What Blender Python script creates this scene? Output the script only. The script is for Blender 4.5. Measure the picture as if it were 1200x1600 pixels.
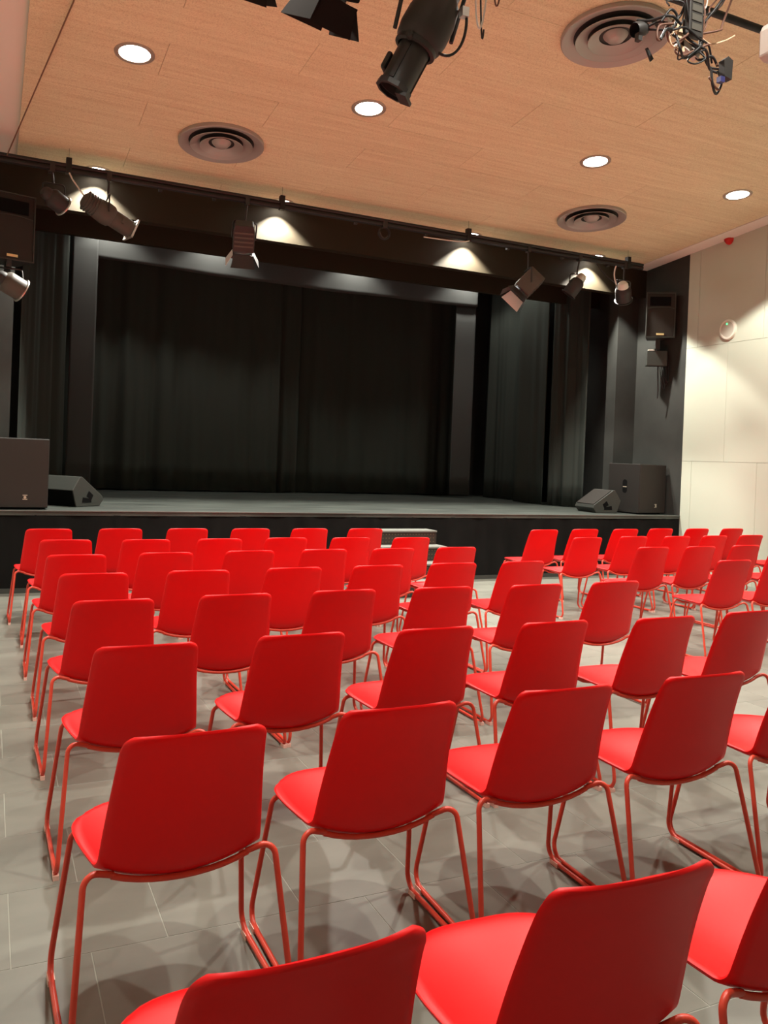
import bpy, bmesh, math, random
from mathutils import Vector, Matrix
random.seed(7)
PI = math.pi
for o in list(bpy.data.objects): bpy.data.objects.remove(o)
SC = bpy.context.scene
COL = SC.collection

# ------------------------------------------------------------------ camera
EYE = 1.505
YAW, PIT, ROL = 0.4406, -0.0070, 0.0384
fwd = Vector((math.sin(YAW), math.cos(YAW), 0)); rgt = Vector((math.cos(YAW), -math.sin(YAW), 0)); upv = Vector((0, 0, 1))
c, s = math.cos(PIT), math.sin(PIT); fwd, upv = c*fwd + s*upv, -s*fwd + c*upv
c, s = math.cos(ROL), math.sin(ROL); rgt, upv = c*rgt + s*upv, -s*rgt + c*upv
cd = bpy.data.cameras.new('camera'); cam = bpy.data.objects.new('camera', cd); COL.objects.link(cam)
M = Matrix.Identity(4)
for i in range(3): M[i][0], M[i][1], M[i][2] = rgt[i], upv[i], -fwd[i]
M.translation = Vector((0, 0, EYE)); cam.matrix_world = M
cd.sensor_width = 36; cd.sensor_fit = 'AUTO'; cd.lens = 1307.2/1600*36; cd.shift_y = -73/1600; cd.clip_end = 100
SC.camera = cam

# ------------------------------------------------------------------ world, light levels, exposure
w = bpy.data.worlds.new('world'); SC.world = w; w.use_nodes = True
w.node_tree.nodes['Background'].inputs[0].default_value = (1, .9, .8, 1)
w.node_tree.nodes['Background'].inputs[1].default_value = 0.03
SC.view_settings.view_transform = 'Standard'; SC.view_settings.look = 'None'
SC.view_settings.gamma = 1; SC.view_settings.use_curve_mapping = False
SC.view_settings.exposure = 0.0
P_HALL, P_EDGE, P_STAGE = 515, 760, 105      # downlight powers
HALF = math.radians(52)                     # downlight cone half angle

# ------------------------------------------------------------------ materials
MATS = {}
def mat(name, col, rough=.5, spec=.5, metal=0., noise=None, bump=None, emit=None, sheen=0., rnd=0.):
    m = bpy.data.materials.new(name); m.use_nodes = True; MATS[name] = m
    nt = m.node_tree; b = nt.nodes['Principled BSDF']
    b.inputs['Base Color'].default_value = (*col, 1); b.inputs['Roughness'].default_value = rough
    b.inputs['Specular IOR Level'].default_value = spec; b.inputs['Metallic'].default_value = metal
    if sheen: b.inputs['Sheen Weight'].default_value = sheen
    if emit:
        b.inputs['Emission Color'].default_value = (*emit[0], 1); b.inputs['Emission Strength'].default_value = emit[1]
    if noise or bump:
        tc = nt.nodes.new('ShaderNodeTexCoord'); mp = nt.nodes.new('ShaderNodeMapping'); nt.links.new(tc.outputs['Object'], mp.inputs['Vector'])
    last = None
    if noise:                                # (scale vec, detail, colour 2, contrast lo, hi)
        sc, det, c2, lo, hi = noise
        mp.inputs['Scale'].default_value = sc
        n = nt.nodes.new('ShaderNodeTexNoise'); n.inputs['Scale'].default_value = 1; n.inputs['Detail'].default_value = det
        if rnd:
            oi = nt.nodes.new('ShaderNodeObjectInfo'); ad = nt.nodes.new('ShaderNodeVectorMath'); ad.operation = 'SCALE'
            cb = nt.nodes.new('ShaderNodeCombineXYZ')
            for k in range(3): nt.links.new(oi.outputs['Random'], cb.inputs[k])
            nt.links.new(cb.outputs[0], ad.inputs[0]); ad.inputs['Scale'].default_value = 37.
            nt.links.new(ad.outputs[0], mp.inputs['Location'])
        nt.links.new(mp.outputs[0], n.inputs['Vector'])
        r = nt.nodes.new('ShaderNodeValToRGB'); r.color_ramp.elements[0].position = lo; r.color_ramp.elements[1].position = hi
        r.color_ramp.elements[0].color = (*col, 1); r.color_ramp.elements[1].color = (*c2, 1)
        nt.links.new(n.outputs['Fac'], r.inputs['Fac']); last = r.outputs['Color']
        if rnd:
            hs = nt.nodes.new('ShaderNodeHueSaturation'); mr = nt.nodes.new('ShaderNodeMapRange')
            mr.inputs['To Min'].default_value = 1-rnd; mr.inputs['To Max'].default_value = 1+rnd
            nt.links.new(oi.outputs['Random'], mr.inputs['Value']); nt.links.new(mr.outputs[0], hs.inputs['Value'])
            nt.links.new(last, hs.inputs['Color']); last = hs.outputs['Color']
        nt.links.new(last, b.inputs['Base Color'])
    if bump:                                 # (scale, strength, distance)
        n2 = nt.nodes.new('ShaderNodeTexNoise'); n2.inputs['Scale'].default_value = bump[0]; n2.inputs['Detail'].default_value = 6
        nt.links.new(tc.outputs['Object'], n2.inputs['Vector'])
        bp = nt.nodes.new('ShaderNodeBump'); bp.inputs['Strength'].default_value = bump[1]; bp.inputs['Distance'].default_value = bump[2]
        nt.links.new(n2.outputs['Fac'], bp.inputs['Height']); nt.links.new(bp.outputs[0], b.inputs['Normal'])
    return m
mat('red_plastic', (.68, .0018, .0036), .42, .28, bump=(900, .04, .0004))
mat('red_tube', (.60, .055, .03), .38, .4)
mat('glide', (.75, .45, .38), .5)
mat('tile', (.142, .140, .118), .42, .4, noise=((2.2, 5, 1), 6, (.195, .192, .163), .3, .75), bump=(60, .05, .002), rnd=.05)
mat('grout', (.30, .30, .26), .8, .2)
def wood_mat():
    m = mat('wood_wool', (.735, .615, .395), .85, .15, noise=((1.2, 26, 1), 8, (.875, .79, .55), .25, .8), bump=(240, .35, .003), rnd=.02)
    nt = m.node_tree; b = nt.nodes['Principled BSDF']; src = b.inputs['Base Color'].links[0].from_socket
    tc = nt.nodes.new('ShaderNodeTexCoord'); n = nt.nodes.new('ShaderNodeTexNoise'); n.inputs['Scale'].default_value = 85; n.inputs['Detail'].default_value = 4
    nt.links.new(tc.outputs['Object'], n.inputs['Vector'])
    r = nt.nodes.new('ShaderNodeValToRGB'); r.color_ramp.elements[0].position = .3; r.color_ramp.elements[1].position = .55
    r.color_ramp.elements[0].color = (.80, .75, .70, 1); r.color_ramp.elements[1].color = (1, 1, 1, 1)
    nt.links.new(n.outputs['Fac'], r.inputs['Fac'])
    mx = nt.nodes.new('ShaderNodeMix'); mx.data_type = 'RGBA'; mx.blend_type = 'MULTIPLY'; mx.inputs['Factor'].default_value = 1
    nt.links.new(src, mx.inputs['A']); nt.links.new(r.outputs['Color'], mx.inputs['B']); nt.links.new(mx.outputs['Result'], b.inputs['Base Color'])
wood_mat()
mat('wood_edge', (.5, .30, .16), .85, .1)
mat('plaster', (.88, .84, .76), .7, .2)
mat('wall_panel', (.515, .55, .455), .6, .2, noise=((.8, .8, .8), 3, (.545, .575, .48), .3, .7))
mat('cream_wall', (.76, .73, .63), .8, .2)
mat('black_paint', (.030, .031, .028), .75, .25, noise=((3, 3, 3), 4, (.040, .041, .037), .3, .7))
mat('black_fascia', (.023, .0172, .0095), .7, .2)
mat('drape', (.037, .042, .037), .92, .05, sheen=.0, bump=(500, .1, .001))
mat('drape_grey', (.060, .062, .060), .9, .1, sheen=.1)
mat('stage_deck', (.020, .024, .021), .45, .45, noise=((1.4, 9, 1), 7, (.078, .088, .076), .35, .8))
mat('stage_nosing', (.13, .13, .12), .4, .5)
mat('skirt', (.006, .0058, .0055), .9, .06, noise=((6, 6, 2), 5, (.010, .0095, .009), .3, .7))
mat('step_tread', (.15, .152, .135), .6)
mat('step_riser', (.016, .014, .010), .5)
mat('step_dot', (.16, .13, .07), .4, metal=.3)
mat('cabinet_black', (.020, .018, .016), .55, .3, bump=(700, .15, .001))
mat('grille', (.022, .018, .015), .6, .3, bump=(1200, .3, .001))
mat('cabinet_grey', (.040, .043, .038), .55, .3, bump=(700, .15, .001))
mat('dark_hole', (.004, .004, .004), .8, .1)
mat('badge', (.55, .50, .40), .4, metal=.4)
mat('badge_gold', (.75, .62, .30), .4)
mat('fixture_black', (.032, .029, .028), .5, .4)
mat('fixture_grey', (.085, .078, .066), .5, .4)
mat('fixture_silver', (.62, .60, .56), .35, metal=.7)
mat('lit_white', (.75, .72, .66), .5)  # light caught by dark barn doors and a chrome cap, painted as white
mat('lens', (.10, .11, .12), .08, .8)
mat('bar_black', (.010, .009, .009), .5, .4)
mat('rod', (.30, .19, .12), .6)
mat('cable_black', (.012, .011, .012), .5)
mat('cable_white', (.72, .68, .62), .5)
mat('cable_brown', (.16, .07, .045), .6)
mat('steel_wire', (.20, .11, .06), .5)
mat('tape', (.72, .50, .33), .7)
mat('pale_box', (.62, .55, .50), .6)
mat('plug_blue', (.03, .03, .14), .5)
mat('aluminium', (.40, .38, .35), .45, .5, metal=.25)
mat('fixture_matte', (.020, .017, .016), .95, .02)
mat('alu_dark', (.03, .028, .026), .6)
mat('trim_ring', (.5, .42, .34), .4, metal=.5)
mat('lamp_glow', (1, 1, 1), .5, emit=((1, .98, .92), 22.))
mat('beacon_red', (.60, .015, .012), .3, .5)
mat('white_plastic', (.80, .76, .66), .45)
mat('perf_white', (.55, .54, .46), .6)
mat('led_green', (.1, .8, .3), .3, emit=((.1, 1, .35), 2.))

# ------------------------------------------------------------------ mesh helpers
class MB:
    def __init__(s): s.v = []; s.f = []
    def add(s, vs, fs):
        n = len(s.v); s.v += [tuple(p) for p in vs]; s.f += [tuple(i+n for i in f) for f in fs]; return s
    def box(s, lo, hi, mtx=None):
        (x0, y0, z0), (x1, y1, z1) = lo, hi
        vs = [Vector(p) for p in ((x0,y0,z0),(x1,y0,z0),(x1,y1,z0),(x0,y1,z0),(x0,y0,z1),(x1,y0,z1),(x1,y1,z1),(x0,y1,z1))]
        if mtx: vs = [mtx @ p for p in vs]
        return s.add(vs, [(3,2,1,0),(4,5,6,7),(0,1,5,4),(1,2,6,5),(2,3,7,6),(3,0,4,7)])
    def tube(s, pts, r, n=8, caps=True):
        pts = [Vector(p) for p in pts]; rs = r if isinstance(r, (list, tuple)) else [r]*len(pts)
        t0 = (pts[1]-pts[0]).normalized(); a = Vector((0,0,1)) if abs(t0.z) < .9 else Vector((1,0,0))
        nrm = t0.cross(a).normalized(); base = len(s.v); prev = t0
        for i, p in enumerate(pts):
            t = ((pts[min(i+1, len(pts)-1)]-pts[max(i-1, 0)])).normalized()
            q = prev.rotation_difference(t); nrm = (q @ nrm); nrm = (nrm - t*nrm.dot(t)).normalized(); prev = t
            b = t.cross(nrm)
            for k in range(n):
                an = 2*PI*k/n; s.v.append(tuple(p + rs[i]*(math.cos(an)*nrm + math.sin(an)*b)))
        for i in range(len(pts)-1):
            for k in range(n):
                a0 = base+i*n+k; a1 = base+i*n+(k+1) % n; s.f.append((a0, a1, a1+n, a0+n))
        if caps:
            s.f.append(tuple(base+k for k in range(n))[::-1]); s.f.append(tuple(base+(len(pts)-1)*n+k for k in range(n)))
        return s
    def lathe(s, prof, n=24, mtx=None, capa=False, capb=False):   # prof: (radius, z)
        base = len(s.v)
        for r, z in prof:
            for k in range(n):
                p = Vector((r*math.cos(2*PI*k/n), r*math.sin(2*PI*k/n), z)); s.v.append(tuple(mtx @ p if mtx else p))
        for i in range(len(prof)-1):
            for k in range(n):
                a0 = base+i*n+k; a1 = base+i*n+(k+1) % n; s.f.append((a0, a1, a1+n, a0+n))
        if capa: s.f.append(tuple(base+k for k in range(n))[::-1])
        if capb: s.f.append(tuple(base+(len(prof)-1)*n+k for k in range(n)))
        return s
    def prism(s, poly, a, b, axis='x', mtx=None):                # poly 2D in the other two axes
        def P(u, v, t):
            p = {'x': (t, u, v), 'y': (u, t, v), 'z': (u, v, t)}[axis]; p = Vector(p); return mtx @ p if mtx else p
        n = len(poly); vs = [P(u, v, a) for u, v in poly] + [P(u, v, b) for u, v in poly]
        return s.add(vs, [tuple(range(n))[::-1], tuple(range(n, 2*n))] + [(i, (i+1) % n, (i+1) % n+n, i+n) for i in range(n)])
    def mesh(s, name, m, smooth=None, fix=True):
        me = bpy.data.meshes.new(name); me.from_pydata(s.v, [], s.f)
        if fix:
            bm = bmesh.new(); bm.from_mesh(me); bmesh.ops.recalc_face_normals(bm, faces=bm.faces); bm.to_mesh(me); bm.free()
        me.materials.append(MATS[m])
        if smooth is not None:
            me.shade_smooth(); me.set_sharp_from_angle(angle=math.radians(smooth))
        return me
    def build(s, name, m, parent=None, smooth=None, bevel=None, loc=None):
        o = bpy.data.objects.new(name, s.mesh(name, m, smooth)); COL.objects.link(o)
        if parent: o.parent = parent
        if loc: o.location = loc
        if bevel:
            md = o.modifiers.new('bevel', 'BEVEL'); md.width = bevel; md.segments = 2; md.limit_method = 'ANGLE'; md.angle_limit = math.radians(40)
        return o
def tag(o, label=None, cat=None, group=None, kind=None):
    for k, v in (('label', label), ('category', cat), ('group', group), ('kind', kind)):
        if v: o[k] = v
    return o
def thing(name, loc, label, cat, group=None, mtx=None):
    o = bpy.data.objects.new(name, None); COL.objects.link(o); o.empty_display_size = .1
    if mtx is not None: o.matrix_world = mtx
    else: o.location = loc
    return tag(o, label, cat, group)
def struct(name, mb, m, parent=None, **k):
    o = mb.build(name, m, parent, **k)
    if parent is None: o['kind'] = 'structure'
    return o
def fillet(pts, rad, n=6):
    pts = [Vector(p) for p in pts]; out = [pts[0]]
    for i in range(1, len(pts)-1):
        p, a, b = pts[i], pts[i-1], pts[i+1]; r = rad[i-1] if isinstance(rad, (list, tuple)) else rad
        u = (a-p).normalized(); v = (b-p).normalized(); ang = u.angle(v)
        d = min(r/math.tan(ang/2), (a-p).length*.48, (b-p).length*.48); rr = d*math.tan(ang/2)
        cen = p + (u+v).normalized()*(rr/math.sin(ang/2)); s0 = p+u*d; s1 = p+v*d
        va = s0-cen; vb = s1-cen; tot = va.angle(vb); ax = va.cross(vb).normalized()
        for k in range(n+1): out.append(cen + Matrix.Rotation(tot*k/n, 3, ax) @ va)
    out.append(pts[-1]); return out
def bez(p0, p1, p2, p3, n=14):
    p0, p1, p2, p3 = map(Vector, (p0, p1, p2, p3)); return [(1-t)**3*p0+3*(1-t)**2*t*p1+3*(1-t)*t*t*p2+t**3*p3 for t in [i/n for i in range(n+1)]]
def spline(pts, per=6):
    P = [Vector(p) for p in pts]; P = [2*P[0]-P[1]] + P + [2*P[-1]-P[-2]]; out = []
    for i in range(1, len(P)-2):
        for k in range(per):
            t = k/per; a, b, c_, d = P[i-1], P[i], P[i+1], P[i+2]
            out.append(.5*((2*b)+(-a+c_)*t+(2*a-5*b+4*c_-d)*t*t+(-a+3*b-3*c_+d)*t**3))
    out.append(P[-2]); return out
def aim(loc, d, roll=0.):          # frame whose local -Z... local +Z points along d
    d = Vector(d).normalized(); q = d.to_track_quat('Z', 'Y'); m = q.to_matrix().to_4x4() @ Matrix.Rotation(roll, 4, 'Z'); m.translation = Vector(loc); return m
ORD = ['first', 'second', 'third', 'fourth', 'fifth', 'sixth', 'seventh', 'eighth', 'ninth', 'tenth']

# ------------------------------------------------------------------ room constants
XW = 9.20; XL = -1.0; YB = -3.2; STZ = .845; STY = 9.25; FY = 10.15; FZ = 4.19; YE = 14.75
CS = .0865
def zc(y): return 5.489 - CS*y

# ------------------------------------------------------------------ floor: 45 cm tiles in half bond
T = .446; G = .0032
fl = struct('floor', MB().box((XL, YB, -.06), (XW, YE, -.0012)), 'grout')
tile_me = MB()
g2 = T/2 - G/2; ch_ = .0008
tile_me.add([(-g2,-g2,-.012),(g2,-g2,-.012),(g2,g2,-.012),(-g2,g2,-.012),(-g2,-g2,-ch_),(g2,-g2,-ch_),(g2,g2,-ch_),(-g2,g2,-ch_),
             (-g2+ch_,-g2+ch_,0),(g2-ch_,-g2+ch_,0),(g2-ch_,g2-ch_,0),(-g2+ch_,g2-ch_,0)],
            [(0,1,5,4),(1,2,6,5),(2,3,7,6),(3,0,4,7),(4,5,9,8),(5,6,10,9),(6,7,11,10),(7,4,8,11),(8,9,10,11)])
TM = tile_me.mesh('tile', 'tile')
cand = []
j0 = math.floor((YB-2.60)/T)
for j in range(j0, 40):
    y = 2.60 + (j+.5)*T
    if y > STY+.1: break
    off = .548 if j % 2 == 0 else .322
    for i in range(-6, 26):
        x = off + (i+.5)*T
        if x < XL-.1 or x > XW+.1: continue
        P = Vector((x, y, -EYE)); dep = P.dot(fwd)
        sx = P.dot(rgt)/dep if dep > .2 else 9; sy = -P.dot(upv)/dep if dep > .2 else 9
        vis = dep > .3 and -.60 < sx < .60 and sy < .85
        cand.append((0 if vis else 1, dep if dep > 0 else 99, x, y))
cand.sort()
rest = MB()
for k, (v, d, x, y) in enumerate(cand):
    x0, x1 = max(x-g2, XL), min(x+g2, XW); y0, y1 = max(y-g2, YB), min(y+g2, STY+.05)
    full = abs(x1-x0-2*g2) < 1e-6 and abs(y1-y0-2*g2) < 1e-6
    if v == 0 and k < 298 and full:
        o = bpy.data.objects.new('tile', TM); COL.objects.link(o); o.parent = fl; o.location = (x, y, 0)
    elif x1-x0 > .02 and y1-y0 > .02:
        rest.box((x0, y0, -.012), (x1, y1, 0))
tag(rest.build('tile_field', 'tile', fl), kind='stuff')

# ------------------------------------------------------------------ walls
wr = struct('wall_right', MB().box((XW+.012, YB, -.02), (XW+.2, 9.262, 5.9)), 'grout')
rows = [(0, 1.648, 9.07), (1.652, 3.298, 8.49), (3.302, 5.85, 7.91)]
for z0, z1, seam in rows:
    ys = sorted([seam + k*1.14 for k in range(-14, 4)])
    ys = [YB] + [y for y in ys if YB+.05 < y < 9.2] + [9.26]
    for a, b in zip(ys[:-1], ys[1:]):
        MB().box((XW, a+.0022, z0), (XW+.015, b-.0022, z1)).build('panel', 'wall_panel', wr)
struct('wall_stage_right', MB().box((XW, 9.262, -.02), (XW+.2, YE, 5.9)), 'black_paint')
struct('wall_left', MB().box((XL-.2, YB, -.02), (XL, YE, 5.9)), 'cream_wall')
struct('wall_rear', MB().box((XL-.2, YB-.2, -.02), (XW+.2, YB, 5.95)), 'cream_wall')
struct('wall_stage_back', MB().box((XL, YE, 0), (XW+.2, YE+.2, 5.9)), 'black_paint')
# pilasters flanking the stage opening, fascia above it
struct('wall_stage_post_right', MB().box((8.80, 10.30, STZ), (XW, 10.52, 5.1)), 'black_paint')
struct('wall_stage_post_left', MB().box((XL, 10.30, STZ), (.19, 10.52, 5.1)), 'black_paint')
struct('wall_fascia', MB().box((XL, FY, FZ), (XW, FY+.14, 5.1)), 'black_fascia')
struct('wall_stage_border', MB().box((XL, 11.25, 4.18), (XW, 11.32, 5.1)), 'black_fascia')
struct('ceiling_stage', MB().box((XL, FY+.14, 5.1), (XW, YE, 5.2)), 'black_fascia')

# ------------------------------------------------------------------ ceiling: wood-wool boards in half bond, plaster margins
def slab(x0, x1, y0, y1, dz0, dz1):
    return MB().add([(x0,y0,zc(y0)+dz0),(x1,y0,zc(y0)+dz0),(x1,y1,zc(y1)+dz0),(x0,y1,zc(y1)+dz0),(x0,y0,zc(y0)+dz1),(x1,y0,zc(y0)+dz1),(x1,y1,zc(y1)+dz1),(x0,y1,zc(y1)+dz1)],
                    [(3,2,1,0),(4,5,6,7),(0,1,5,4),(1,2,6,5),(2,3,7,6),(3,0,4,7)])
WX0, WX1 = .165, 8.925
ceil_o = struct('ceiling', slab(XL, XW, YB, FY, .06, .14), 'plaster')
struct('trim_1', slab(WX1+.006, XW, YB, FY, -.004, .06), 'plaster')
cy = [7.10 + .53*k for k in range(-20, 8)]
for k in range(len(cy)-1):
    a, b = max(cy[k], YB), min(cy[k+1], FY)
    if b-a < .05: continue
    j0 = 1.24 if k % 2 == 0 else 2.36
    xs = sorted({WX0, WX1} | {x for x in (j0-2.25, j0, j0+2.25, j0+4.5, j0+6.75) if WX0+.1 < x < WX1-.1})
    for x0, x1 in zip(xs[:-1], xs[1:]):
        dz = random.uniform(0, .0015)
        slab(x0+.0018, x1-.0018, a+.0008, b-.0008, dz, .045).build('board', 'wood_wool', ceil_o)

# ------------------------------------------------------------------ stage
st = thing('stage', (0, 0, 0), 'black stage platform with a dark deck and black skirt', 'stage')
MB().box((XL+.001, STY+.012, STZ-.05), (XW-.001, YE-.005, STZ)).build('deck', 'stage_deck', st)
MB().box((XL+.001, STY, STZ-.007), (XW-.001, STY+.014, STZ+.0015)).build('nosing', 'stage_nosing', st)
sk = MB(); nx = 220
for i in range(nx+1):
    x = XL+.002 + (XW-XL-.004)*i/nx; y = STY+.02 + .006*math.sin(x*9.)+.004*math.sin(x*23+1)
    sk.v += [(x, y, .0), (x, y, STZ-.046)]
    if i: n_ = 2*i; sk.f.append((n_-2, n_, n_+1, n_-1))
sko = sk.build('skirt', 'skirt', st, smooth=60)
MB().box((XL+.001, STY+.004, 0), (XW-.001, STY+.018, .05)).build('kickboard', 'cabinet_grey', st)

# ------------------------------------------------------------------ portable steps
sp = thing('stage_steps', (4.47, 8.6, 0), 'black portable steps with grey treads leading up to the stage', 'steps')
dot = MB()
for k in range(8): dot.add([(.0045*math.cos(2*PI*k/8), 0, .0045*math.sin(2*PI*k/8))], [])
dot.f.append(tuple(range(8))); DM = dot.mesh('stud', 'step_dot', fix=False)
for k in range(4):
    z = .165*(k+1); y0 = 8.14 - 8.6 + .27*k
    MB().box((-.5, y0, z-.018), (.5, y0+.27 + (.01 if k == 3 else 0), z)).build('tread', 'step_tread', sp)
    MB().box((-.49, y0+.012, z-.165+.0005), (.49, y0+.03, z-.0185)).build('riser', 'step_riser', sp)
    dd = MB()
    for i in range(24):
        for j in range(3):
            x = -.46 + i*.04; zz = z-.135+j*.045
            dd.add([(x+.006*math.cos(2*PI*q/6), y0+.0112, zz+.006*math.sin(2*PI*q/6)) for q in range(6)], [tuple(range(6))])
    tag(dd.build('stud_pattern', 'step_dot', sp), kind='stuff')
for sx in (-.5, .49):
    MB().prism([(-.46, 0), (.63, 0), (.63, .64), (.36, .64), (.36, .475), (.09, .475), (.09, .31), (-.18, .31), (-.18, .145), (-.46, .145)], sx, sx+.01, 'x').build('side_panel', 'cabinet_black', sp)

# ------------------------------------------------------------------ chairs
def make_chair_meshes():
    S = [(.178,.563,.420,.470,.432,4),(.205,.556,.433,.450,.442,4),(.230,.520,.438,.420,.449,3.4),(.246,.45,.427,.370,.453,2.6),(.247,.36,.407,.305,.452,2.2),
         (.236,.27,.390,.235,.447,2),(.224,.195,.383,.182,.442,2),(.216,.145,.391,.150,.441,2),(.211,.114,.417,.129,.458,2),(.208,.097,.458,.118,.490,2),
         (.204,.081,.520,.106,.536,2),(.197,.058,.600,.086,.607,2),(.190,.035,.675,.062,.679,2),(.184,.008,.745,.036,.747,2),(.1805,-.007,.782,.021,.776,2.2),(.173,-.013,.798,.015,.791,2.4),(.157,-.016,.805,.012,.800,2.4)]
    st_ = []; per = 3
    P = [S[0]]+S+[S[-1]]
    for i in range(1, len(P)-2):
        for k in range(per):
            t = k/per; row = []
            for a, b, c_, d in zip(P[i-1], P[i], P[i+1], P[i+2]):
                row.append(.5*((2*b)+(-a+c_)*t+(2*a-5*b+4*c_-d)*t*t+(-a+3*b-3*c_+d)*t**3))
            st_.append(row)
    st_.append(list(S[-1])); NC = 17
    mid = []
    for hw, yc_, zc_, ye, ze, p in st_:
        row = []
        for j in range(NC):
            q = -1+2*j/(NC-1); q = math.copysign(abs(q)**.85, q); a = abs(q)**p
            row.append(Vector((hw*q, yc_+(ye-yc_)*a, zc_+(ze-zc_)*a)))
        mid.append(row)
    R_, n = len(mid), NC
    def nrm(i, j):
        du = mid[min(i+1, R_-1)][j]-mid[max(i-1, 0)][j]; dv = mid[i][min(j+1, n-1)]-mid[i][max(j-1, 0)]
        return dv.cross(du).normalized()
    mb = MB(); th = .0062
    N = [[nrm(i, j) for j in range(n)] for i in range(R_)]
    for sgn in (1, -1):
        for i in range(R_):
            for j in range(n): mb.v.append(tuple(mid[i][j]+N[i][j]*th*sgn))
    off = R_*n
    for i in range(R_-1):
        for j in range(n-1):
            a = i*n+j; mb.f.append((a, a+1, a+n+1, a+n)); mb.f.append((off+a, off+a+n, off+a+n+1, off+a+1))
    rim = [(0, j) for j in range(n)] + [(i, n-1) for i in range(1, R_)] + [(R_-1, j) for j in range(n-2, -1, -1)] + [(i, 0) for i in range(R_-2, 0, -1)]
    cen = []
    for k, (i, j) in enumerate(rim):     # rounded rim: one extra ring pushed outwards
        a = mid[rim[k-1][0]][rim[k-1][1]]; b = mid[rim[(k+1) % len(rim)][0]][rim[(k+1) % len(rim)][1]]
        t = (b-a).normalized(); o = t.cross(N[i][j]); inw = mid[R_//3][n//2]
        if o.dot(mid[i][j]-mid[i][n//2] if j in (0, n-1) else mid[i][j]-mid[R_//2][j]) < 0: o = -o
        cen.append(len(mb.v)); mb.v.append(tuple(mid[i][j]+o.normalized()*.005))
    for k in range(len(rim)):
        k2 = (k+1) % len(rim); a = rim[k][0]*n+rim[k][1]; b = rim[k2][0]*n+rim[k2][1]
        mb.f.append((a, b, cen[k2], cen[k])); mb.f.append((cen[k], cen[k2], off+b, off+a))
    out = {'seat_shell': [mb.mesh('seat_shell', 'red_plastic', 70)]}
    r = .0085; Z0 = .0125
    def side(s):
        pts = [(s*.175,.127,.419),(s*.249,.112,.444),(s*.2845,-.004,Z0),(s*.2845,.478,Z0),(s*.244,.400,.440),(s*.17,.400,.409)]
        f = fillet(pts, [.036,.042,.05,.036], 6); return f      # 1 + 4*7 + 1 points
    for nm in ('leg', 'runner', 'crossbar', 'glide'): out[nm] = []
    for s in (-1, 1):
        f = side(s)
        out['leg'].append(MB().tube(f[0:12], r, 10).mesh('leg', 'red_tube', 60))
        out['runner'].append(MB().tube(f[11:19], r, 10).mesh('runner', 'red_tube', 60))
        out['leg'].append(MB().tube(f[18:30], r, 10).mesh('leg', 'red_tube', 60))
        for y in (.03, .425):
            g_ = MB().box((s*.2845-.0095, y-.024, 0), (s*.2845+.0095, y+.024, .017)); out['glide'].append(g_.mesh('glide', 'glide'))
    out['crossbar'].append(MB().tube(bez((-.18,.1265,.4175),(-.08,.121,.3775),(.08,.121,.3775),(.18,.1265,.4175), 10), r, 10).mesh('crossbar', 'red_tube', 60))
    out['crossbar'].append(MB().tube(bez((-.175,.400,.410),(-.08,.400,.391),(.08,.400,.391),(.175,.400,.410), 10), r, 10).mesh('crossbar', 'red_tube', 60))
    return out
CM = make_chair_meshes()
U = .70
CH = {1: [(.72,10.9),(1.54,10.93),(2.37,10.94),(3.23,10.93),(4.06,10.93),(4.87,10.92),(7.87,10.70),(8.74,10.78),(9.58,10.79),(10.45,10.87),(11.27,10.88),(12.06,10.88)],
      2: [(.79,9.62),(1.62,9.60),(2.48,9.63),(3.33,9.71),(4.18,9.69),(4.96,9.66),(7.76,9.52),(8.70,9.62),(9.55,9.61),(10.38,9.67),(11.27,9.73),(12.1,9.73)],
      3: [(.77,8.27),(1.61,8.35),(2.49,8.42),(3.33,8.46),(4.18,8.48),(5.01,8.52),(7.83,8.27),(8.65,8.29),(9.57,8.35),(10.42,8.4)],
      4: [(.79,7.02),(1.64,7.05),(2.52,7.10),(3.36,7.13),(4.22,7.18),(5.03,7.20),(7.78,6.93),(8.62,6.96)],
      5: [(.79,5.76),(1.63,5.81),(2.47,5.83),(3.31,5.81),(4.20,5.78),(5.06,5.79)],
      6: [(.77,4.39),(1.64,4.43),(2.47,4.39),(3.34,4.37),(4.22,4.31),(5.07,4.34)],
      7: [(.72,2.97),(1.56,3.02),(2.40,3.04),(3.25,3.03),(4.08,3.03)],
      8: [(.65,1.56),(1.48,1.57),(2.31,1.58)]}
ANG = {7: [1.4,0,-1.6,-2.0,-1], 8: [1.0,-2.0,-2.0]}
for lst in CH.values():
    for _ in range(30):
        for k in range(len(lst)-1):
            (x0, y0), (x1, y1) = lst[k], lst[k+1]; g_ = .846-(x1-x0)
            if g_ > 0: lst[k] = (x0-g_/2, y0); lst[k+1] = (x1+g_/2, y1)
def row_phrase(r): return 'the front row by the stage' if r == 1 else 'the back row nearest the camera' if r == 8 else 'the %s row from the stage' % ORD[r-1]
for r, lst in CH.items():
    for k, (cx, cy_) in enumerate(lst):
        left = cx < 6
        idx = k if left else k-6
        lab = 'red sled chair, %s from the left in %s' % (ORD[idx], row_phrase(r)) if left else 'red sled chair right of the aisle, %s along in %s' % (ORD[idx], row_phrase(r))
        a = ANG[r][k] if r in ANG else random.uniform(-1.2, 1.2)
        t = thing('sled_chair', (cx*U, cy_*U, 0), lab, 'chair', 'red sled chairs set out in rows')
        t.rotation_euler = (0, 0, math.radians(a))
        for nm, ms in CM.items():
            for me in ms:
                o = bpy.data.objects.new(nm, me); COL.objects.link(o); o.parent = t

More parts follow.
